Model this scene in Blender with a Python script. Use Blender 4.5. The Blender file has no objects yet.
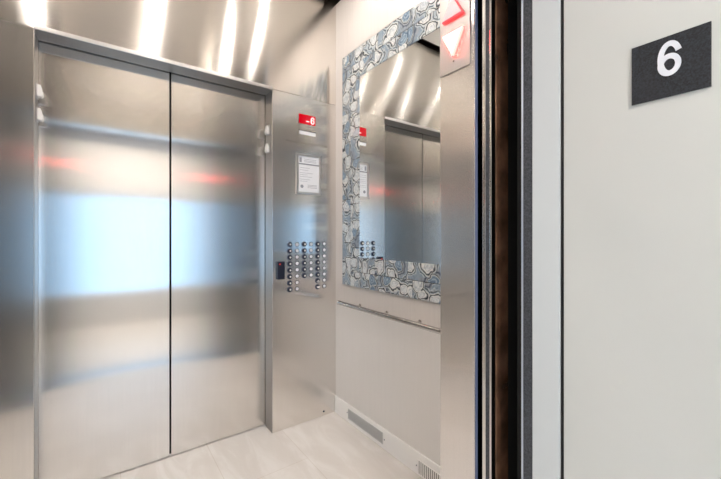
import bpy, bmesh, math, random
from mathutils import Matrix, Vector
random.seed(7)
S = bpy.context.scene
C = S.collection

# ------------------------------------------------------------------ camera, world, exposure
cam_d = bpy.data.cameras.new('camera'); cam = bpy.data.objects.new('camera', cam_d); C.objects.link(cam)
cam.location = (0, 0, 1.22); cam.rotation_euler = (math.radians(90), 0, math.radians(-36.4))
cam_d.sensor_width = 36; cam_d.lens = 352 / 721 * 36; cam_d.shift_y = -4.5 / 721; cam_d.clip_start = 0.01
S.camera = cam
W = bpy.data.worlds.new('daylight'); S.world = W; W.use_nodes = True
bgn = W.node_tree.nodes['Background']
bgn.inputs[0].default_value = (0.48, 0.72, 1.0, 1); bgn.inputs[1].default_value = 1.6
S.view_settings.view_transform = 'Standard'; S.view_settings.look = 'None'
S.view_settings.gamma = 1; S.view_settings.use_curve_mapping = False
S.view_settings.exposure = 0.93
CAB_LAMP = 345.0      # emission strength of the cab downlights
HALL_LAMP = 55.0
def portal(loc, rot, sx, sy):
    l = bpy.data.lights.new('window_daylight', 'AREA'); l.shape = 'RECTANGLE'; l.size = sx; l.size_y = sy
    l.cycles.is_portal = True
    o = bpy.data.objects.new('window_daylight', l); o.location = loc; o.rotation_euler = rot; C.objects.link(o)
portal((0, -1.52, 1.10), (math.radians(90), 0, 0), 6.0, 1.45)

# ------------------------------------------------------------------ materials
def new_mat(name):
    m = bpy.data.materials.new(name); m.use_nodes = True
    return m, m.node_tree.nodes, m.node_tree.links, m.node_tree.nodes['Principled BSDF']
def plain(name, col, rough=0.5, metal=0.0, spec=0.5, noise=0.0, nscale=20, emit=None, estr=0, coat=0, bump=0):
    m, N, L, b = new_mat(name)
    b.inputs['Base Color'].default_value = (*col, 1); b.inputs['Roughness'].default_value = rough
    b.inputs['Metallic'].default_value = metal; b.inputs['Specular IOR Level'].default_value = spec
    b.inputs['Coat Weight'].default_value = coat
    if emit: b.inputs['Emission Color'].default_value = (*emit, 1); b.inputs['Emission Strength'].default_value = estr
    if noise or bump:
        g = N.new('ShaderNodeNewGeometry')
        n = N.new('ShaderNodeTexNoise'); n.inputs['Scale'].default_value = nscale; n.inputs['Detail'].default_value = 4
        L.new(g.outputs['Position'], n.inputs['Vector'])
        if noise:
            r = N.new('ShaderNodeValToRGB')
            r.color_ramp.elements[0].position = .3; r.color_ramp.elements[1].position = .7
            r.color_ramp.elements[0].color = (*[max(0, c * (1 - noise)) for c in col], 1)
            r.color_ramp.elements[1].color = (*[min(1, c * (1 + noise)) for c in col], 1)
            L.new(n.outputs['Fac'], r.inputs[0]); L.new(r.outputs[0], b.inputs['Base Color'])
        if bump:
            bp = N.new('ShaderNodeBump'); bp.inputs['Strength'].default_value = bump; bp.inputs['Distance'].default_value = .002
            L.new(n.outputs['Fac'], bp.inputs['Height']); L.new(bp.outputs[0], b.inputs['Normal'])
    return m
def steel(name, tangent, rough=0.3, aniso=0.9, col=(.83, .80, .765), grain=(1, 1, 1), wave=0.0, gstr=.06):
    """brushed stainless: reflections stretch along `tangent`; `grain` scales the brushing noise; wave = slow dents of the sheet"""
    m, N, L, b = new_mat(name)
    b.inputs['Metallic'].default_value = 1; b.inputs['Roughness'].default_value = rough
    b.inputs['Anisotropic'].default_value = aniso
    t = N.new('ShaderNodeCombineXYZ')
    for i in range(3): t.inputs[i].default_value = tangent[i]
    L.new(t.outputs[0], b.inputs['Tangent'])
    g = N.new('ShaderNodeNewGeometry')
    mp = N.new('ShaderNodeMapping'); mp.inputs['Scale'].default_value = grain; L.new(g.outputs['Position'], mp.inputs[0])
    n = N.new('ShaderNodeTexNoise'); n.inputs['Scale'].default_value = 1; n.inputs['Detail'].default_value = 3
    L.new(mp.outputs[0], n.inputs['Vector'])
    r = N.new('ShaderNodeMapRange'); r.inputs['To Min'].default_value = 1 - gstr; r.inputs['To Max'].default_value = 1 + gstr
    L.new(n.outputs['Fac'], r.inputs['Value'])
    mx = N.new('ShaderNodeVectorMath'); mx.operation = 'SCALE'; mx.inputs[0].default_value = col
    L.new(r.outputs[0], mx.inputs['Scale']); L.new(mx.outputs[0], b.inputs['Base Color'])
    if wave:
        n2 = N.new('ShaderNodeTexNoise'); n2.inputs['Scale'].default_value = 1.6; n2.inputs['Detail'].default_value = 0
        L.new(g.outputs['Position'], n2.inputs['Vector'])
        bp = N.new('ShaderNodeBump'); bp.inputs['Strength'].default_value = 1; bp.inputs['Distance'].default_value = wave
        L.new(n2.outputs['Fac'], bp.inputs['Height']); L.new(bp.outputs[0], b.inputs['Normal'])
    return m
M = {}
M['steel_door'] = steel('brushed_steel_door', (1, 0, 0), .16, 1.0, grain=(400, 400, 4), wave=.004)
M['steel_panel'] = steel('brushed_steel_panel', (1, 0, 0), .20, .9, grain=(400, 400, 4), wave=.002)
M['steel_left'] = steel('brushed_steel_left_wall', (0, 1, 0), .20, .95, grain=(400, 400, 4), wave=.002)
M['steel_reveal_darkened'] = steel('darkened_reveal_steel', (0, 0, 1), .38, .4, grain=(400, 400, 4), col=(.42, .40, .38))  # steel darkened to hold the dark reflection in the reveals
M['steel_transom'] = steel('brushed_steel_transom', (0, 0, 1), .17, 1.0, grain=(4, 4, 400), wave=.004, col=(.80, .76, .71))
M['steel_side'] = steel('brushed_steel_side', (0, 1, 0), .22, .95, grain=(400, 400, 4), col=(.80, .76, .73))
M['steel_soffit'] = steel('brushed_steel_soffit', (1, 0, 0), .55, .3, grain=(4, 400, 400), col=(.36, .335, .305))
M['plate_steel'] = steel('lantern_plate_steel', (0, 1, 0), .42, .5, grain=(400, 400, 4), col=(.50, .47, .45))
M['chrome'] = plain('polished_steel', (.75, .73, .70), .12, 1)
M['satin'] = plain('satin_steel', (.66, .64, .62), .28, 1)
M['rail'] = plain('polished_rail_steel', (.50, .48, .465), .14, 1)
M['dark_steel'] = plain('dark_steel_edge', (.10, .12, .17), .3, 1)
M['blue_steel'] = plain('galvanised_edge', (.62, .68, .78), .35, .8)
M['reflection_blue'] = plain('painted_blue_reflection', (.10, .13, .22), .4)  # blue reflection on the jamb's end face, painted as a matt colour
M['groove_shade'] = plain('black_groove_shade', (.012, .012, .013), .5, noise=.3, nscale=120)  # near-black for the shade inside the jamb groove
M['gasket'] = plain('grey_speckled_seal', (.045, .05, .06), .6, noise=.6, nscale=260, bump=.3)
M['bronze'] = plain('brown_lacquered_steel', (.17, .085, .05), .22, .35, noise=.7, nscale=9)
M['dark'] = plain('shaft_dark', (.006, .0055, .005), .9)
M['brown_dark'] = plain('cab_shell_dark', (.02, .012, .009), .7)
M['jamb'] = plain('light_painted_jamb', (.60, .635, .65), .35, noise=.01, nscale=5)
M['jamb_sign'] = plain('off_white_painted_jamb', (.60, .61, .59), .4, noise=.012, nscale=4)
M['white_wall'] = plain('hall_paint', (.64, .63, .62), .6, noise=.02, nscale=3)
M['ceiling'] = plain('ceiling_panel', (.90, .87, .82), .45)
M['white'] = plain('white_plastic', (.82, .80, .77), .35)
M['base'] = plain('white_painted_base', (.93, .92, .905), .3, noise=.01, nscale=8)
M['grille'] = plain('dark_slot', (.02, .018, .015), .7)
M['grille_grey'] = plain('grey_slot', (.16, .16, .16), .6)
M['slat_grey'] = plain('grey_slat', (.62, .62, .61), .4)
M['black'] = plain('black_plastic', (.012, .013, .018), .18)
M['navy'] = plain('dark_blue_plastic', (.008, .012, .03), .35)
M['sign'] = plain('charcoal_speckled_sign', (.013, .016, .022), .5, noise=.9, nscale=330, bump=.2)
M['numeral'] = plain('white_numeral', (.78, .80, .86), .4)
M['ink'] = plain('dark_ink', (.05, .05, .055), .5)
M['grey_ink'] = plain('grey_ink', (.32, .33, .37), .5)
M['paper'] = plain('white_paper', (.90, .91, .94), .5)
M['engraved'] = plain('engraved_grey', (.20, .18, .16), .5)
M['display'] = plain('red_display', (.25, .0, .005), .15, emit=(1, .0, .01), estr=.22)
M['display_digit'] = plain('lit_digit', (.9, .5, .5), .3, emit=(1, .40, .42), estr=.9)
M['red_led'] = plain('red_indicator', (.5, .02, .02), .3, emit=(1, .04, .03), estr=1.0)
M['arrow_lit'] = plain('lit_arrow_lens', (.9, .7, .7), .3, emit=(1, .62, .60), estr=1.5)
M['arrow_red'] = plain('red_arrow_side', (.8, .05, .06), .25, emit=(1, .03, .025), estr=16)
M['arrow_white'] = plain('unlit_arrow_lens', (.80, .74, .74), .25)
M['arrow_spill'] = plain('red_spill_arrow_side', (.7, .10, .11), .3, emit=(1, .08, .09), estr=.4)  # red light from the lit down arrow, put in as a weak glow
M['lamp'] = plain('lamp_lens', (1, 1, 1), .4, emit=(1, .93, .87), estr=CAB_LAMP)
M['hall_lamp'] = plain('hall_lamp_lens', (1, 1, 1), .4, emit=(1, .93, .84), estr=HALL_LAMP)
m, N, L, b = new_mat('mirror_glass'); M['mirror'] = m
b.inputs['Metallic'].default_value = 1; b.inputs['Roughness'].default_value = .0; b.inputs['Base Color'].default_value = (.93, .945, .94, 1)
m, N, L, b = new_mat('window_glass'); M['glass'] = m
tr = N.new('ShaderNodeBsdfTransparent'); tr.inputs[0].default_value = (.92, .95, .97, 1)
gl = N.new('ShaderNodeBsdfGlossy'); gl.inputs['Roughness'].default_value = .02
fr = N.new('ShaderNodeFresnel'); fr.inputs[0].default_value = 1.45; mixs = N.new('ShaderNodeMixShader')
L.new(fr.outputs[0], mixs.inputs[0]); L.new(tr.outputs[0], mixs.inputs[1]); L.new(gl.outputs[0], mixs.inputs[2])
L.new(mixs.outputs[0], N['Material Output'].inputs[0])
# laminate wall with faint vertical weave
def laminate(name, col, rough, spec=.5, lo=.965, hi=1.025):
    m, N, L, b = new_mat(name)
    g = N.new('ShaderNodeNewGeometry'); mp = N.new('ShaderNodeMapping'); mp.inputs['Scale'].default_value = (90, 90, 3)
    n = N.new('ShaderNodeTexNoise'); n.inputs['Scale'].default_value = 1; n.inputs['Detail'].default_value = 3
    L.new(g.outputs['Position'], mp.inputs[0]); L.new(mp.outputs[0], n.inputs['Vector'])
    r = N.new('ShaderNodeValToRGB'); r.color_ramp.elements[0].position = .25; r.color_ramp.elements[1].position = .75
    r.color_ramp.elements[0].color = (*[c * lo for c in col], 1); r.color_ramp.elements[1].color = (*[c * hi for c in col], 1)
    L.new(n.outputs['Fac'], r.inputs[0]); L.new(r.outputs[0], b.inputs['Base Color'])
    b.inputs['Roughness'].default_value = rough; b.inputs['Specular IOR Level'].default_value = spec
    return m
M['laminate'] = laminate('beige_laminate', (.67, .63, .60), .42)
M['laminate_low_lightened'] = laminate('lightened_satin_laminate', (.77, .745, .72), .24, .7, .985, 1.01)  # beige lightened to make up for the dim light low on the wall
# stone tile floor
def tile_floor(name, xoff, yoff):
    m, N, L, b = new_mat(name)
    g = N.new('ShaderNodeNewGeometry'); sx = N.new('ShaderNodeSeparateXYZ'); L.new(g.outputs['Position'], sx.inputs[0])
    a1 = N.new('ShaderNodeMath'); a1.operation = 'ADD'; a1.inputs[1].default_value = yoff; L.new(sx.outputs[1], a1.inputs[0])
    a2 = N.new('ShaderNodeMath'); a2.operation = 'ADD'; a2.inputs[1].default_value = xoff; L.new(sx.outputs[0], a2.inputs[0])
    cb = N.new('ShaderNodeCombineXYZ'); L.new(a1.outputs[0], cb.inputs[0]); L.new(a2.outputs[0], cb.inputs[1])
    br = N.new('ShaderNodeTexBrick'); L.new(cb.outputs[0], br.inputs[0])
    br.inputs['Scale'].default_value = 1; br.inputs['Brick Width'].default_value = .95; br.inputs['Row Height'].default_value = .415
    br.inputs['Mortar Size'].default_value = .0016; br.inputs['Mortar Smooth'].default_value = .4; br.offset = .5
    br.inputs['Color1'].default_value = (.95, .95, .95, 1); br.inputs['Color2'].default_value = (1, 1, 1, 1)
    br.inputs['Mortar'].default_value = (.80, .77, .73, 1)
    mp = N.new('ShaderNodeMapping'); mp.inputs['Scale'].default_value = (4.0, 1.2, 1); mp.inputs['Rotation'].default_value = (0, 0, math.radians(-52))
    L.new(g.outputs['Position'], mp.inputs[0])
    n = N.new('ShaderNodeTexNoise'); n.inputs['Scale'].default_value = 2.2; n.inputs['Detail'].default_value = 8; n.inputs['Roughness'].default_value = .6
    n.inputs['Distortion'].default_value = .8
    L.new(mp.outputs[0], n.inputs['Vector'])
    r = N.new('ShaderNodeValToRGB'); e = r.color_ramp.elements
    e[0].position = .25; e[0].color = (.76, .715, .67, 1); e[1].position = .75; e[1].color = (.90, .875, .85, 1)
    q = e.new(.48); q.color = (.80, .76, .72, 1); q = e.new(.6); q.color = (.86, .825, .79, 1)
    L.new(n.outputs['Fac'], r.inputs[0])
    mu = N.new('ShaderNodeMixRGB'); mu.blend_type = 'MULTIPLY'; mu.inputs[0].default_value = 1
    L.new(r.outputs[0], mu.inputs[1]); L.new(br.outputs['Color'], mu.inputs[2]); L.new(mu.outputs[0], b.inputs['Base Color'])
    b.inputs['Roughness'].default_value = .3
    return m
M['floor'] = tile_floor('cream_stone_tile', -.91 + .415 * 4, -1.722 + .95 * 4)
# agate slices
def agate(name):
    m, N, L, b = new_mat(name)
    tc = N.new('ShaderNodeTexCoord'); oi = N.new('ShaderNodeObjectInfo')
    mulr = N.new('ShaderNodeMath'); mulr.operation = 'MULTIPLY'; mulr.inputs[1].default_value = 37.0
    L.new(oi.outputs['Random'], mulr.inputs[0])
    ad = N.new('ShaderNodeVectorMath'); ad.operation = 'ADD'; L.new(tc.outputs['Object'], ad.inputs[0]); L.new(mulr.outputs[0], ad.inputs[1])
    n = N.new('ShaderNodeTexNoise'); n.inputs['Scale'].default_value = 14; n.inputs['Detail'].default_value = 2
    L.new(ad.outputs[0], n.inputs['Vector'])
    sc = N.new('ShaderNodeVectorMath'); sc.operation = 'SCALE'; sc.inputs['Scale'].default_value = .085; L.new(n.outputs['Color'], sc.inputs[0])
    ad2 = N.new('ShaderNodeVectorMath'); ad2.operation = 'ADD'; L.new(ad.outputs[0], ad2.inputs[0]); L.new(sc.outputs[0], ad2.inputs[1])
    sep = N.new('ShaderNodeSeparateXYZ'); L.new(ad2.outputs[0], sep.inputs[0])
    cmb = N.new('ShaderNodeCombineXYZ'); L.new(sep.outputs[1], cmb.inputs[0]); L.new(sep.outputs[2], cmb.inputs[1])
    v = N.new('ShaderNodeTexVoronoi'); v.feature = 'DISTANCE_TO_EDGE'; v.inputs['Scale'].default_value = 11; v.voronoi_dimensions = '2D'
    v2 = N.new('ShaderNodeTexVoronoi'); v2.feature = 'F1'; v2.inputs['Scale'].default_value = 11; v2.voronoi_dimensions = '2D'
    L.new(cmb.outputs[0], v.inputs['Vector']); L.new(cmb.outputs[0], v2.inputs['Vector'])
    def ramp(stops):
        r = N.new('ShaderNodeValToRGB'); e = r.color_ramp.elements
        e[0].position, e[1].position = stops[0][0], stops[-1][0]; e[0].color = (*stops[0][1], 1); e[1].color = (*stops[-1][1], 1)
        for p, c in stops[1:-1]:
            q = e.new(p); q.color = (*c, 1)
        L.new(v2.outputs['Distance'], r.inputs[0]); return r
    r = ramp([(0, (.72, .75, .74)), (.12, (.60, .64, .66)), (.20, (.76, .78, .77)), (.25, (.42, .46, .48)), (.28, (.70, .72, .71)), (.34, (.78, .78, .75)),
              (.40, (.20, .22, .24)), (.425, (.03, .035, .04)), (.45, (.06, .07, .08)), (.475, (.66, .66, .62)), (.54, (.48, .55, .60)), (.60, (.06, .07, .08)), (.66, (.52, .58, .62)), (.72, (.28, .35, .42))])
    r2 = ramp([(0, (.42, .52, .60)), (.08, (.30, .40, .50)), (.15, (.14, .20, .29)), (.22, (.38, .48, .56)), (.28, (.13, .19, .28)), (.34, (.28, .36, .42)), (.39, (.62, .64, .62)), (.42, (.03, .035, .045)), (.50, (.40, .43, .45)), (.60, (.08, .10, .14)), (.7, (.3, .34, .38))])
    sr = N.new('ShaderNodeSeparateColor'); L.new(v2.outputs['Color'], sr.inputs[0])
    th = N.new('ShaderNodeValToRGB'); th.color_ramp.elements[0].position = .64; th.color_ramp.elements[1].position = .74
    L.new(sr.outputs[0], th.inputs[0])
    mx = N.new('ShaderNodeMixRGB'); L.new(th.outputs[0], mx.inputs[0]); L.new(r.outputs[0], mx.inputs[1]); L.new(r2.outputs[0], mx.inputs[2])
    n3 = N.new('ShaderNodeTexNoise'); n3.inputs['Scale'].default_value = 40; n3.inputs['Detail'].default_value = 5; n3.inputs['Distortion'].default_value = 1.5
    L.new(ad.outputs[0], n3.inputs['Vector'])
    r3 = N.new('ShaderNodeValToRGB'); r3.color_ramp.elements[0].position = .32; r3.color_ramp.elements[0].color = (.35, .42, .50, 1); r3.color_ramp.elements[1].position = .55
    L.new(n3.outputs['Fac'], r3.inputs[0])
    mu = N.new('ShaderNodeMixRGB'); mu.blend_type = 'MULTIPLY'; mu.inputs[0].default_value = .55; L.new(mx.outputs[0], mu.inputs[1]); L.new(r3.outputs[0], mu.inputs[2])
    L.new(mu.outputs[0], b.inputs['Base Color']); b.inputs['Roughness'].default_value = .12
    return m
M['agate'] = agate('blue_grey_agate_slices')

# ------------------------------------------------------------------ helpers
def tag(o, label=None, cat=None, group=None, kind=None):
    if label: o['label'] = label
    if cat: o['category'] = cat
    if group: o['group'] = group
    if kind: o['kind'] = kind
    return o
def box(bm, x0, x1, y0, y1, z0, z1):
    vs = [bm.verts.new((x, y, z)) for z in (z0, z1) for y in (y0, y1) for x in (x0, x1)]
    for f in [(0, 2, 3, 1), (4, 5, 7, 6), (0, 1, 5, 4), (2, 6, 7, 3), (0, 4, 6, 2), (1, 3, 7, 5)]:
        bm.faces.new([vs[i] for i in f])
def prism(bm, pts, a, b, axis):
    """extrude a 2D outline from a to b along axis ('x': pts are (y,z); 'y': pts are (x,z); 'z': (x,y))"""
    def P(p, t): return {'x': (t, p[0], p[1]), 'y': (p[0], t, p[1]), 'z': (p[0], p[1], t)}[axis]
    v0 = [bm.verts.new(P(p, a)) for p in pts]; v1 = [bm.verts.new(P(p, b)) for p in pts]
    n = len(pts)
    bm.faces.new(v0); bm.faces.new(v1)
    for i in range(n): bm.faces.new([v0[i], v0[(i + 1) % n], v1[(i + 1) % n], v1[i]])
def lathe(bm, c, axis, prof, seg=24, caps=True):
    """prof: list of (radius, offset along axis)"""
    rings = []
    for r, t in prof:
        ring = []
        for k in range(seg):
            a = 2 * math.pi * k / seg; u, v = r * math.cos(a), r * math.sin(a)
            p = {'x': (t, u, v), 'y': (u, t, v), 'z': (u, v, t)}[axis]
            ring.append(bm.verts.new((c[0] + p[0], c[1] + p[1], c[2] + p[2])))
        rings.append(ring)
    for i in range(len(rings) - 1):
        for k in range(seg):
            bm.faces.new([rings[i][k], rings[i][(k + 1) % seg], rings[i + 1][(k + 1) % seg], rings[i + 1][k]])
    if caps: bm.faces.new(rings[0]); bm.faces.new(rings[-1])
def world_loc(o):
    p = Vector(o.location)
    while o.parent: o = o.parent; p += Vector(o.location)
    return p
def obj(name, bm, mat, parent=None, bevel=0, smooth=False, origin=None):
    bmesh.ops.recalc_face_normals(bm, faces=bm.faces)
    if bevel:
        bmesh.ops.bevel(bm, geom=[e for e in bm.edges if len(e.link_faces) == 2 and e.calc_face_angle() > .6], offset=bevel, segments=2, affect='EDGES', profile=.5, clamp_overlap=True)
    lo = [min(v.co[i] for v in bm.verts) for i in range(3)]; hi = [max(v.co[i] for v in bm.verts) for i in range(3)]
    o0 = Vector(origin) if origin is not None else Vector(((lo[0] + hi[0]) / 2, (lo[1] + hi[1]) / 2, lo[2]))
    for v in bm.verts: v.co -= o0
    me = bpy.data.meshes.new(name); bm.to_mesh(me); bm.free()
    me.materials.append(M[mat] if isinstance(mat, str) else mat)
    if smooth:
        for p in me.polygons: p.use_smooth = True
        try: me.set_sharp_from_angle(angle=math.radians(35))
        except Exception: pass
    o = bpy.data.objects.new(name, me); C.objects.link(o)
    if parent: o.parent = parent; o.location = o0 - world_loc(parent)
    else: o.location = o0
    return o
def bx(name, dims, mat, parent=None, bevel=0):
    bm = bmesh.new(); box(bm, *dims); return obj(name, bm, mat, parent, bevel)
def boxes(name, lst, mat, parent=None, bevel=0):
    bm = bmesh.new()
    for d in lst: box(bm, *d)
    return obj(name, bm, mat, parent, bevel)
def struct(o, label=None): o['kind'] = 'structure'; 
def st(name, dims, mat, bevel=0):
    o = bx(name, dims, mat, None, bevel) if not isinstance(dims, list) else boxes(name, dims, mat, None, bevel)
    o['kind'] = 'structure'; return o
def empty(name, loc, label, cat, group=None):
    o = bpy.data.objects.new(name, None); C.objects.link(o); o.location = loc; o.empty_display_size = .05
    return tag(o, label, cat, group)
def copy_tree(o, loc=None, parent=None):
    c = o.copy(); C.objects.link(c)
    if parent: c.parent = parent
    if loc is not None: c.location = loc
    for ch in list(o.children): copy_tree(ch, None, c)
    return c
def six(name, w, h, mat, pos, face, parent, t=.17, ext=.0008):
    """a grotesque numeral 6 drawn as two overlapping ribbons: the bowl and the tail"""
    bm = bmesh.new(); W_ = .60
    def ribbon(pts, closed, z0):
        n = len(pts); L_, R_ = [], []
        for i in range(n):
            a = pts[(i - 1) % n] if closed or i else pts[0]; b2 = pts[(i + 1) % n] if closed or i < n - 1 else pts[-1]
            d = Vector((b2[0] - a[0], b2[1] - a[1])).normalized(); nn = Vector((-d.y, d.x)) * t / 2
            p = Vector(pts[i]); L_.append(p + nn); R_.append(p - nn)
        def V3(p, e):
            u, v = (p[0] - W_ / 2) * w / W_, (p[1] - .5) * h
            return (u, -e, v) if face == '-y' else (-e, -u, v)
        q = [[bm.verts.new(V3(p, e)) for p in side] for side, e in ((L_, -ext), (R_, -ext), (R_, ext + z0), (L_, ext + z0))]
        m_ = n if closed else n - 1
        for i in range(m_):
            j = (i + 1) % n
            for a in range(4):
                b2 = (a + 1) % 4
                bm.faces.new([q[a][i], q[a][j], q[b2][j], q[b2][i]])
        if not closed:
            for i in (0, n - 1): bm.faces.new([q[a][i] for a in range(4)])
    ribbon([(.30 + .215 * math.cos(math.radians(k * 10)), .325 + .24 * math.sin(math.radians(k * 10))) for k in range(36)], True, 0)
    ribbon([(.315 + .23 * math.cos(math.radians(a)), .5 + .415 * math.sin(math.radians(a))) for a in range(24, 262, 7)], False, .00008)
    o = obj(name, bm, mat, parent, origin=(0, 0, 0)); o.location = Vector(pos) - world_loc(parent)
    return o
def text(name, body, size, mat, pos, face, parent, ext=.0008, offset=0.0, width=None, height=None):
    """pos = centre of the writing; face '-y' (rear wall) or '-x' (right jamb)"""
    cu = bpy.data.curves.new(name, 'FONT'); cu.body = body; cu.size = size; cu.extrude = ext; cu.offset = offset
    cu.resolution_u = 6
    t = bpy.data.objects.new('tmp', cu); C.objects.link(t)
    bpy.context.view_layer.update()
    me = bpy.data.meshes.new_from_object(t.evaluated_get(bpy.context.evaluated_depsgraph_get()))
    bpy.data.objects.remove(t)
    xs = [v.co.x for v in me.vertices]; ys = [v.co.y for v in me.vertices]
    cx, cy = (min(xs) + max(xs)) / 2, (min(ys) + max(ys)) / 2
    kx = width / (max(xs) - min(xs)) if width else 1; ky = height / (max(ys) - min(ys)) if height else 1
    for v in me.vertices:
        x, y, z = (v.co.x - cx) * kx, (v.co.y - cy) * ky, v.co.z
        v.co = (x, -z, y) if face == '-y' else (-z, -x, y)
    me.materials.clear(); me.materials.append(M[mat]); me.name = name
    o = bpy.data.objects.new(name, me); C.objects.link(o)
    o.parent = parent; o.location = Vector(pos) - world_loc(parent)
    return o

# ------------------------------------------------------------------ key dimensions
XL, XR = -.693, 1.307          # cab side walls
YF, YB = .733, 2.059           # cab front and rear returns
DL, DR, DM = -.233, .847, .307 # door opening
HD, HC = 2.115, 2.81           # door head, top of cab walls

# ------------------------------------------------------------------ structure
st('floor', (XL - .05, XR + .05, .606, 2.215, -.06, 0), 'floor')
st('floor_hall', (-3, 3, -1.5, .44, -.06, 0), 'floor')
st('trim_1', [(DL - .05, DR + .05, .535, .6055, -.05, -.001), (DL - .05, DR + .05, .4405, .515, -.05, -.001)], 'satin')  # the two door sills
st('wall_right', (XR, XR + .02, YF, YB + .012, .745, HC), 'laminate')
st('wall_right_lower', (XR, XR + .02, YF, YB + .012, .1, .745), 'laminate_low_lightened')
st('wall_left', (XL - .02, XL, YF, YB + .012, 0, HC), 'steel_left')
st('baseboard_right', (XR - .010, XR - .0002, YF + .001, YB - .001, .0, .115), 'base', .003)
st('baseboard_left', (XL + .0002, XL + .010, YF + .001, YB - .001, .0, .115), 'base', .003)
st('wall_rear_left', (XL + .001, DL, YB, 2.17, .002, HD), 'steel_panel', .0015)
st('wall_rear_top', (XL - .02, XR + .02, YB, 2.17, HD + .0015, HC), 'steel_transom', .0012)
# soffit under the rear head and the folded lip along its front edge
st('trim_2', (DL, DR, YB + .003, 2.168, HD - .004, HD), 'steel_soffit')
st('trim_30', [(DL + .0002, DL + .0014, YB + .004, 2.168, .002, HD - .0045), (DR - .0014, DR - .0002, YB + .004, 2.168, .002, HD - .0045)], 'steel_reveal_darkened')  # thin liners added to darken the reveals
st('trim_3', (DL, DR + .0, YB - .004, YB + .0025, HD - .004, HD + .014), 'satin', .001)
# front returns, jambs and head of the cab
st('wall_front_right', (DR, 1.35, .606, YF, 0, HC), 'steel_side', .003)
st('wall_front_left', (XL - .05, DL, .606, YF, 0, HC), 'steel_side', .003)
st('wall_front_top', (DL, DR, .606, YF, HD, HC), 'steel_transom', .002)
# dark shell around the cab above the ceiling panel and around the shaft
st('wall_shell', [(XL - .06, XR + .06, .60, 2.25, 2.97, 3.0), (XL - .06, XL - .03, .606, 2.25, 2.0, 2.97), (XR + .03, XR + .06, .74, 2.25, 2.0, 2.97),
                  (XL - .06, XR + .06, 2.22, 2.25, -.05, 2.97), (XL - .06, XR + .06, .60, .62, HC + .001, 2.97)], 'brown_dark')
st('wall_shaft', [(1.48, 1.5, .40, .75, -.3, 3), (-.9, -.88, .40, .75, -.3, 3), (-.88, 1.48, .44, .62, -.32, -.3), (-.88, 1.48, .4405, .604, 2.2, 2.25)], 'dark')
st('ceiling', (XL + .06, XR - .06, YF + .06, YB - .06, HC + .0, HC + .03), 'ceiling', .004)
# landing frame (right and left), cut into edge strip, seal, outer jamb, groove, wide painted jamb
for s, n in ((1, 4), (-1, 8)):
    xe = DR if s > 0 else DL
    def q(a, b, y0, y1, z0=0, z1=HD): return (min(xe + s * a, xe + s * b), max(xe + s * a, xe + s * b), y0, y1, z0, z1)
    st(f'trim_{n}', q(0, .03, .4660, .471), 'blue_steel', .001)
    st(f'trim_{n+1}', q(.0005, .03, .4432, .4657), 'gasket', .0008)
    st(f'trim_{n+2}', q(0, .03, .379, .443), 'jamb', .0015)
    st(f'trim_{n+10}', q(.006, .03, .3708, .3788), 'groove_shade')  # dark strip standing in for shade in the groove
    st(f'trim_{n+3}', q(0, .03, .02, .3705), 'jamb_sign', .002)
st('trim_13', (DR + .0005, DR + .0095, .6035, .6058, 0, HD), 'reflection_blue')  # added strip carrying the painted blue reflection of the steel end face
st('wall_hall_right', (DR + .031, 3, .05, .471, 0, 2.6), 'white_wall')
st('wall_hall_left', (-3, DL - .031, .05, .471, 0, 2.6), 'white_wall')
st('wall_hall_top', (DL - .031, DR + .031, .05, .471, HD, 2.6), 'white_wall')
st('wall_hall_end_right', (3, 3.05, -1.5, .471, -.06, 2.65), 'white_wall')
st('wall_hall_end_left', (-3.05, -3, -1.5, .471, -.06, 2.65), 'white_wall')
st('ceiling_hall', (-3, 3, -1.5, .471, 2.6, 2.65), 'ceiling')
st('wall_hall_window', [(-3, 3, -1.5, -1.4, 0, .42), (-3, 3, -1.5, -1.4, 1.78, 2.6)], 'white_wall')
wfr = []
for k in range(7):
    x = -3 + k * 1.0
    wfr.append((max(x - .03, -2.999), min(x + .03, 2.999), -1.49, -1.42, .42, 1.78))
wfr += [(-2.97, 2.97, -1.488, -1.422, .42, .46), (-2.97, 2.97, -1.488, -1.422, 1.74, 1.78)]
wf = st('window_1', wfr, 'white')
bx('window_pane', (-2.97, 2.97, -1.458, -1.452, .45, 1.75), 'glass', wf)

# ------------------------------------------------------------------ rear doors
for nm, x0, x1, lab in (('door_1', DL - .03, DM - .0042, 'left leaf of the brushed steel elevator rear doors, beside plain steel panel'),
                        ('door_2', DM + .0042, DR + .03, 'right leaf of the brushed steel elevator rear doors, beside button panel')):
    d = bx(nm, (x0, x1, 2.178, 2.206, .006, 2.14), 'steel_door', None, .0012)
    tag(d, lab, 'elevator door', kind='structure')
st('trim_12', (DL - .03, DR + .03, 2.2075, 2.215, .001, 2.2), 'dark')    # dark backing seen through the centre gap
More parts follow.
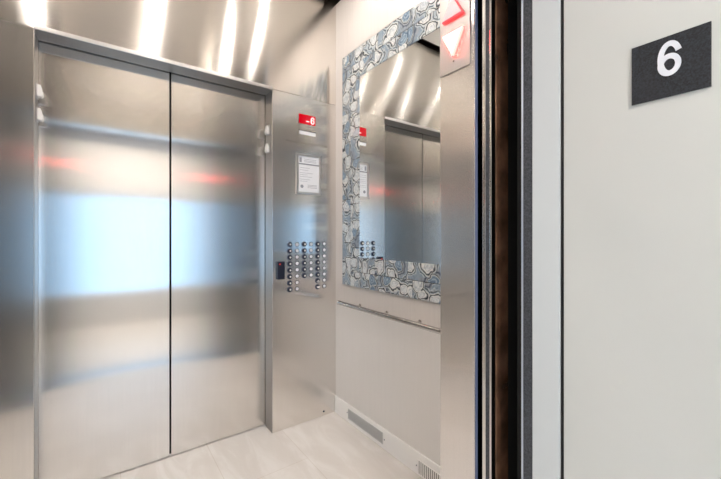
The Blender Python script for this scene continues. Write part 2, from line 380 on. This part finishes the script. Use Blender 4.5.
# white guide blocks on grey brackets at both jambs of the rear doors
def guide(x, s, z, label):
    r = empty('door_guide', (x + s * .0013, 2.12, z), label, 'door guide', 'white door guides on the rear door jambs')
    x += s * .0013
    def e(a, b): return (min(x + s * a, x + s * b), max(x + s * a, x + s * b))
    x0, x1 = e(.0003, .004); bx('bracket', (x0, x1, 2.100, 2.150, z - .03, z + .03), 'satin', r, .001)
    bm = bmesh.new()
    prism(bm, [(x + s * .004, z + .027), (x + s * .015, z + .027), (x + s * .024, z - .012), (x + s * .020, z - .027), (x + s * .004, z - .024)] if s > 0 else
              [(x - .004, z + .010), (x - .012, z + .028), (x - .019, z - .012), (x - .016, z - .027), (x - .004, z - .027)], 2.105, 2.140, 'y')
    obj('guide_block', bm, 'white', r, .0015)
    bm = bmesh.new(); lathe(bm, (x + s * .004, 2.147, z), 'x', [(.003, 0), (.003, s * .002)], 10); obj('screw', bm, 'chrome', r)
guide(DL, 1, 1.862, 'upper white plastic guide block on left jamb of steel doors')
guide(DL, 1, 1.757, 'lower white plastic guide block on left jamb of steel doors')
guide(DR, -1, 1.878, 'upper white plastic guide block on right jamb beside button panel')
guide(DR, -1, 1.765, 'lower white plastic guide block on right jamb beside button panel')

# ------------------------------------------------------------------ control panel
cp = empty('control_panel', (1.077, YB + .05, 0), 'tall brushed steel panel with floor buttons and red display right of doors', 'control panel')
bx('steel_panel', (DR, XR - .001, YB, 2.17, .002, HD), 'steel_panel', cp, .0015)
bm = bmesh.new(); lathe(bm, (0, 0, 0), 'y', [(.0175, 0), (.0175, -.003), (.0155, -.0045), (.0145, -.0045)], 24); r0 = obj('button', bm, 'dark_steel', None, smooth=True, origin=(0, 0, 0))
bm = bmesh.new(); lathe(bm, (0, 0, 0), 'y', [(.0142, -.004), (.0142, -.007), (.0125, -.0095), (.006, -.0108)], 24); r1 = obj('button_cap', bm, 'navy', r0, smooth=True, origin=(0, 0, 0))
bm = bmesh.new(); lathe(bm, (0, 0, 0), 'y', [(.0062, -.0095), (.0062, -.0125), (.005, -.0130)], 16); r2 = obj('button_dot', bm, 'white', r0, smooth=True, origin=(0, 0, 0))  # small white dot at the centre of the cap
r2['label'] = 'white centre dot'
bm = bmesh.new(); lathe(bm, (0, 0, 0), 'y', [(.0148, 0), (.0148, -.0012), (.0138, -.0016)], 24); k0 = obj('floor_marker', bm, 'ink', None, smooth=True, origin=(0, 0, 0))
bm = bmesh.new(); lathe(bm, (0, 0, 0), 'y', [(.0108, -.0014), (.0108, -.0026), (.0098, -.003)], 24); k1 = obj('marker_face', bm, 'paper', k0, smooth=True, origin=(0, 0, 0))
k1['label'] = 'white marker face'
first = True
ZS = [1.160 - .0407 * i for i in range(8)]
for bxp, mxp, n in ((.961, 1.012, 8), (1.063, 1.113, 6), (1.162, 1.213, 8)):
    for i in range(n):
        for src, px in ((r0, bxp), (k0, mxp)):
            o = src if first else copy_tree(src)
            o.parent = cp; o.location = Vector((px, YB - .0001, ZS[i])) - Vector(cp.location)
        first = False
# the two lowest buttons of the third column carry a white lower half
for i in (6, 7):
    bm = bmesh.new()
    pts = [(1.162 + .0125 * math.cos(a), ZS[i] + .0125 * math.sin(a)) for a in [math.pi * (1 + k / 12) for k in range(13)]]
    prism(bm, [(x, z + (.004 if i == 7 else -.001)) for x, z in pts], YB - .0122, YB - .0095, 'y'); hb = obj('button_symbol', bm, 'white' if i == 7 else 'satin', cp)
    hb['label'] = 'pale half-round symbol'
# red floor display
fd = bx('floor_display', (1.026, 1.145, YB - .004, YB - .0001, 1.942, 2.003), 'display', cp, .001); fd['label'] = 'red lit floor display reading 6'
six('display_digit', .030, .048, 'display_digit', (1.122, YB - .0050, 1.9705), '-y', fd, t=.12)
bx('display_dash', (1.075, 1.098, YB - .0056, YB - .0042, 1.958, 1.963), 'display_digit', fd)
npl = bx('name_plate', (1.028, 1.147, YB - .003, YB - .0001, 1.872, 1.894), 'paper', cp, .0008); npl['label'] = 'pale blank strip with dark upper edge'
bx('plate_edge', (1.026, 1.149, YB - .005, YB - .0001, 1.8945, 1.900), 'ink', npl)
text('capacity_text', 'MAXIMUM CAPACITY 3500 POUNDS', .02, 'engraved', (1.086, YB - .0005, 1.8165), '-y', cp, ext=.0003, width=.298, height=.0125)
# thin slot lines of the hinged panel
for z in (.02,):
    bm = bmesh.new(); lathe(bm, (1.21, YB, .03), 'y', [(.006, 0), (.006, -.002)], 12); obj('key_lock', bm, 'dark_steel', cp)

# card reader
cr = empty('card_reader', (.898, YB, .944), 'small dark card reader with red light left of the buttons', 'card reader')
bx('reader_body', (.874, .922, YB - .016, YB - .0002, .944, 1.056), 'navy', cr, .004)
bx('indicator_light', (.886, .893, YB - .0172, YB - .0158, 1.036, 1.042), 'red_led', cr, .0008)
# certificate in a clear framed holder
ct = empty('certificate_holder', (1.09, YB, 1.485), 'steel framed certificate with white paper above the buttons', 'certificate')
boxes('holder_frame', [(1.005, 1.020, YB - .010, YB - .0002, 1.484, 1.745), (1.170, 1.182, YB - .010, YB - .0002, 1.484, 1.745),
                       (1.020, 1.170, YB - .010, YB - .0002, 1.732, 1.745), (1.020, 1.170, YB - .010, YB - .0002, 1.484, 1.500)], 'satin', ct, .0015)
pp = bx('certificate_paper', (1.020, 1.170, YB - .004, YB - .0003, 1.500, 1.732), 'paper', ct)
bx('dark_bar', (1.021, 1.169, YB - .0056, YB - .0042, 1.676, 1.684), 'grey_ink', ct)
ln = [(1.060, 1.150, YB - .0048, YB - .0041, z, z + .002) for z in (1.712, 1.702, 1.694)]
ln += [(1.030, 1.030 + random.uniform(.05, .12), YB - .0048, YB - .0041, z, z + .0016) for z in (1.655, 1.640, 1.622, 1.610, 1.598, 1.580, 1.568)]
ln += [(1.085, 1.155, YB - .0048, YB - .0041, z, z + .0022) for z in (1.545, 1.537, 1.528)] + [(1.027, 1.043, YB - .0048, YB - .0041, 1.690, 1.722)]
boxes('printed_lines', ln, 'grey_ink', pp)
bm = bmesh.new(); lathe(bm, (1.045, YB - .0041, 1.535), 'y', [(.011, 0), (.011, -.0008), (.008, -.0008), (.008, -.0002)], 20); obj('printed_seal', bm, 'grey_ink', pp)

# ------------------------------------------------------------------ mirror framed in agate tiles
MY0, MY1, MZ0, MZ1, FW = .84, 1.96, .892, 2.396, .1885
mi = empty('wall_mirror', (XR, (MY0 + MY1) / 2, MZ0), 'large mirror framed with blue and grey agate slice tiles on right wall', 'mirror')
xf = XR - .013
bx('backing_board', (XR - .006, XR - .0003, MY0 + .003, MY1 - .003, MZ0 + .003, MZ1 - .003), 'dark', mi)
bx('mirror_glass', (XR - .0095, XR - .0063, MY0 + FW - .004, MY1 - FW + .004, MZ0 + FW - .004, MZ1 - FW + .004), 'mirror', mi)
def tiles(ring):
    a = ring * FW / 2; w = FW / 2
    y0, y1, z0, z1 = MY0 + a, MY1 - a, MZ0 + a, MZ1 - a; g = .0026
    def run(lo, hi, shift):
        Lt = .28; out = [lo]; p = lo + (Lt if not shift else Lt * .55)
        while p < hi - .08: out.append(p); p += Lt
        out.append(hi); return out
    # vertical sides run full height, horizontals between them
    for ya in (y0, y1 - w):
        r_ = run(z0 + (0), z1, ring)
        for i in range(len(r_) - 1): yield (ya + g / 2, ya + w - g / 2, r_[i] + g / 2, r_[i + 1] - g / 2)
    for za in (z0, z1 - w):
        r_ = [y1 - w - (q - 0) for q in run(0, y1 - w - (y0 + w), ring)]
        for i in range(len(r_) - 1): yield (r_[i + 1] + g / 2, r_[i] - g / 2, za + g / 2, za + w - g / 2)
for ring in (0, 1):
    for (a, b2, c, d) in tiles(ring):
        bx('agate_tile', (xf, XR - .0063, a, b2, c, d), 'agate', mi, .0012)
boxes('edge_trim', [(xf + .001, XR - .0003, MY1 - .0005, MY1 + .003, MZ0 - .003, MZ1 + .003), (xf + .001, XR - .0003, MY0 - .003, MY0 + .0005, MZ0 - .003, MZ1 + .003),
                    (xf + .001, XR - .0003, MY0, MY1, MZ1 - .0005, MZ1 + .003), (xf + .001, XR - .0003, MY0, MY1, MZ0 - .003, MZ0 + .0005)], 'satin', mi)

# ------------------------------------------------------------------ handrail
hr = empty('handrail', (1.25, 1.4, .77), 'slim stainless handrail on short brackets along the beige wall', 'handrail')
bm = bmesh.new(); lathe(bm, (1.247, 0, .780), 'y', [(.010, .798), (.013, .801), (.013, 1.932), (.010, 1.935)], 20); obj('rail_bar', bm, 'rail', hr, smooth=True)
for y in (1.773, 1.516, 1.259, 1.002):
    bm = bmesh.new(); lathe(bm, (0, y, .780), 'x', [(.004, 1.2605), (.004, 1.300), (.0105, 1.301), (.0105, 1.3065)], 14)
    obj('bracket', bm, 'chrome', hr, smooth=True)
# ------------------------------------------------------------------ base vents
def vent(y0, y1, z0, z1, slots, label, scr):
    r = empty('vent_grille', (XR - .011, (y0 + y1) / 2, z0), label, 'vent', 'vent grilles in the white base')
    bx('dark_recess', (XR - .0115, XR - .0101, y0, y1, z0, z1), 'grille' if slots < 30 else 'grille_grey', r)
    bm = bmesh.new(); n = slots; p = (y1 - y0) / n
    for k in range(n + 1):
        y = y0 + k * p; box(bm, XR - .0145, XR - .0116, y - p * .27, y + p * .27, z0, z1)
    box(bm, XR - .0150, XR - .0116, y0 - .004, y1 + .004, z1, z1 + .003); box(bm, XR - .0150, XR - .0116, y0 - .004, y1 + .004, z0 - .003, z0)
    obj('slats', bm, 'base' if slots < 30 else 'slat_grey', r)
    for (sy, sz) in scr:
        bm = bmesh.new(); lathe(bm, (XR - .0101, sy, sz), 'x', [(.0035, 0), (.0035, -.0015)], 10); obj('screw', bm, 'dark_steel', r)
vent(1.546, 1.888, .030, .088, 52, 'long fine slotted grey vent in base, nearer the button panel', [(1.905, .059), (1.530, .056)])
vent(.92, 1.262, .012, .080, 27, 'wide slotted vent in base at foot of front steel jamb', [(1.277, .044)])

# ------------------------------------------------------------------ arrow lanterns on both front jambs
def lantern(x, d, label):
    """d = +1 when the plate faces -x (right jamb), -1 when it faces +x (left jamb)"""
    la = empty('direction_lantern', (x, .675, 1.706), label, 'elevator lantern')
    def e(a, b): return (min(x - d * a, x - d * b), max(x - d * a, x - d * b))
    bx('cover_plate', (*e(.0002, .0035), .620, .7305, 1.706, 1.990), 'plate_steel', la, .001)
    def arrow(name, pts, m1, m2, lab):
        cy = sum(p[0] for p in pts) / 3; cz = sum(p[1] for p in pts) / 3
        k = lambda f: [(cy + (y - cy) * f, cz + (z - cz) * f) for y, z in pts]
        bm = bmesh.new(); prism(bm, pts, x - d * .0036, x - d * .0125, 'x'); a = obj(name, bm, m2, la); a['label'] = lab
        bm = bmesh.new(); prism(bm, k(.90), x - d * .0126, x - d * .0146, 'x'); obj('arrow_face', bm, m1, a, .001)
    arrow('down_arrow', [(.714, 1.820), (.640, 1.820), (.677, 1.750)], 'arrow_lit', 'arrow_red', 'lit white and red down arrow')
    arrow('up_arrow', [(.715, 1.862), (.639, 1.862), (.677, 1.934)], 'arrow_white', 'arrow_spill', 'white up arrow, red spill light painted on its sides')
    for z in (1.736, 1.96):
        bm = bmesh.new(); lathe(bm, (x - d * .0035, .677, z), 'x', [(.003, 0), (.003, -d * .0015)], 10); obj('screw', bm, 'chrome', la)
lantern(DR, 1, 'steel direction lantern with up and lit down arrows beside framed mirror')
lantern(DL, -1, 'steel direction lantern with arrows on jamb opposite the mirror, seen only reflected')

# ------------------------------------------------------------------ car and landing doors, slid open into their pockets
cd = empty('sliding_door', (.95, .57, 0), 'inner sliding elevator door, edge in pocket beside steel jamb', 'elevator door')
bx('door_edge', (.857, .875, .5785, .590, .01, HD - .01), 'chrome', cd, .001)
bx('rubber_seal', (.856, .875, .5655, .5782, .01, HD - .01), 'gasket', cd)
bx('edge_strip', (.854, .875, .559, .5652, .01, HD - .01), 'chrome', cd, .001)
bx('door_panel', (.8752, .932, .557, .588, .01, HD - .01), 'bronze', cd)
bx('hoistway_darkness', (.9322, 1.32, .559, .588, .01, HD - .01), 'dark', cd)  # black sheet standing in for the darkness of the hoistway
ld = empty('sliding_door', (1.1, .50, 0), 'outer sliding landing door, black edge beyond the pale frame', 'elevator door')
bx('door_panel', (.900, 1.40, .482, .505, .01, HD - .01), 'dark', ld)
bx('rubber_seal', (.893, .8998, .480, .507, .01, HD - .01), 'dark', ld)

# ------------------------------------------------------------------ floor number sign
sg = empty('floor_sign', (DR, .1855, 1.476), 'charcoal square sign with white numeral 6 on off-white jamb', 'sign')
bx('sign_plate', (DR - .0035, DR - .0002, .129, .242, 1.476, 1.588), 'sign', sg, .0006)
six('numeral', .0352, .0655, 'numeral', (DR - .0044, .1845, 1.5455), '-x', sg, t=.145)
bm = bmesh.new()
for (u, v) in ((0, 0), (0, 1), (0, 2), (1, 0), (3, 2), (3, 1), (4, 2)):
    lathe(bm, (DR - .0035, .192 - u * .0026, 1.4975 + v * .0026), 'x', [(.0009, 0), (.0006, -.0007)], 8)
obj('braille_dots', bm, 'sign', sg)

# ------------------------------------------------------------------ ceiling lamps
bm = bmesh.new(); lathe(bm, (0, 0, 0), 'z', [(.022, -.0005), (.044, -.0005), (.044, -.005), (.024, -.007), (.022, -.004), (.022, -.0005)], 28, caps=False)
dl = empty('downlight', (0, 0, HC), 'x', 'ceiling light', 'recessed downlights in the cab ceiling')
dlr = obj('trim_ring', bm, 'satin', None, smooth=True, origin=(0, 0, 0)); dlr.parent = dl
bm = bmesh.new(); lathe(bm, (0, 0, 0), 'z', [(.020, -.0004), (.020, -.009), (.018, -.014), (.011, -.0175), (.003, -.018)], 24)
dle = obj('lamp_lens', bm, 'lamp', None, origin=(0, 0, 0)); dle.parent = dl
first = True
for yn, y in (('rear', 1.60), ('front', 1.05)):
    for xn, x in (('left', -.34), ('middle', .307), ('right', .955)):
        o = dl if first else copy_tree(dl)
        if yn == 'front' and x > .5: x = .86
        first = False; o.location = (x, y, HC)
        o['label'] = f'round recessed downlight in cab ceiling, {xn} one of the {yn} row'
for i, x in enumerate((-1.6, .3, 2.2)):
    h = empty('hall_light', (x, -.7, 2.6), f'flush square hallway ceiling light, {("left of","opposite","right of")[i]} the elevator opening', 'ceiling light', 'hallway ceiling lights')
    bx('housing', (x - .16, x + .16, -.86, -.54, 2.575, 2.5995), 'white', h, .004)
    bx('diffuser', (x - .145, x + .145, -.845, -.555, 2.570, 2.5748), 'hall_lamp', h)
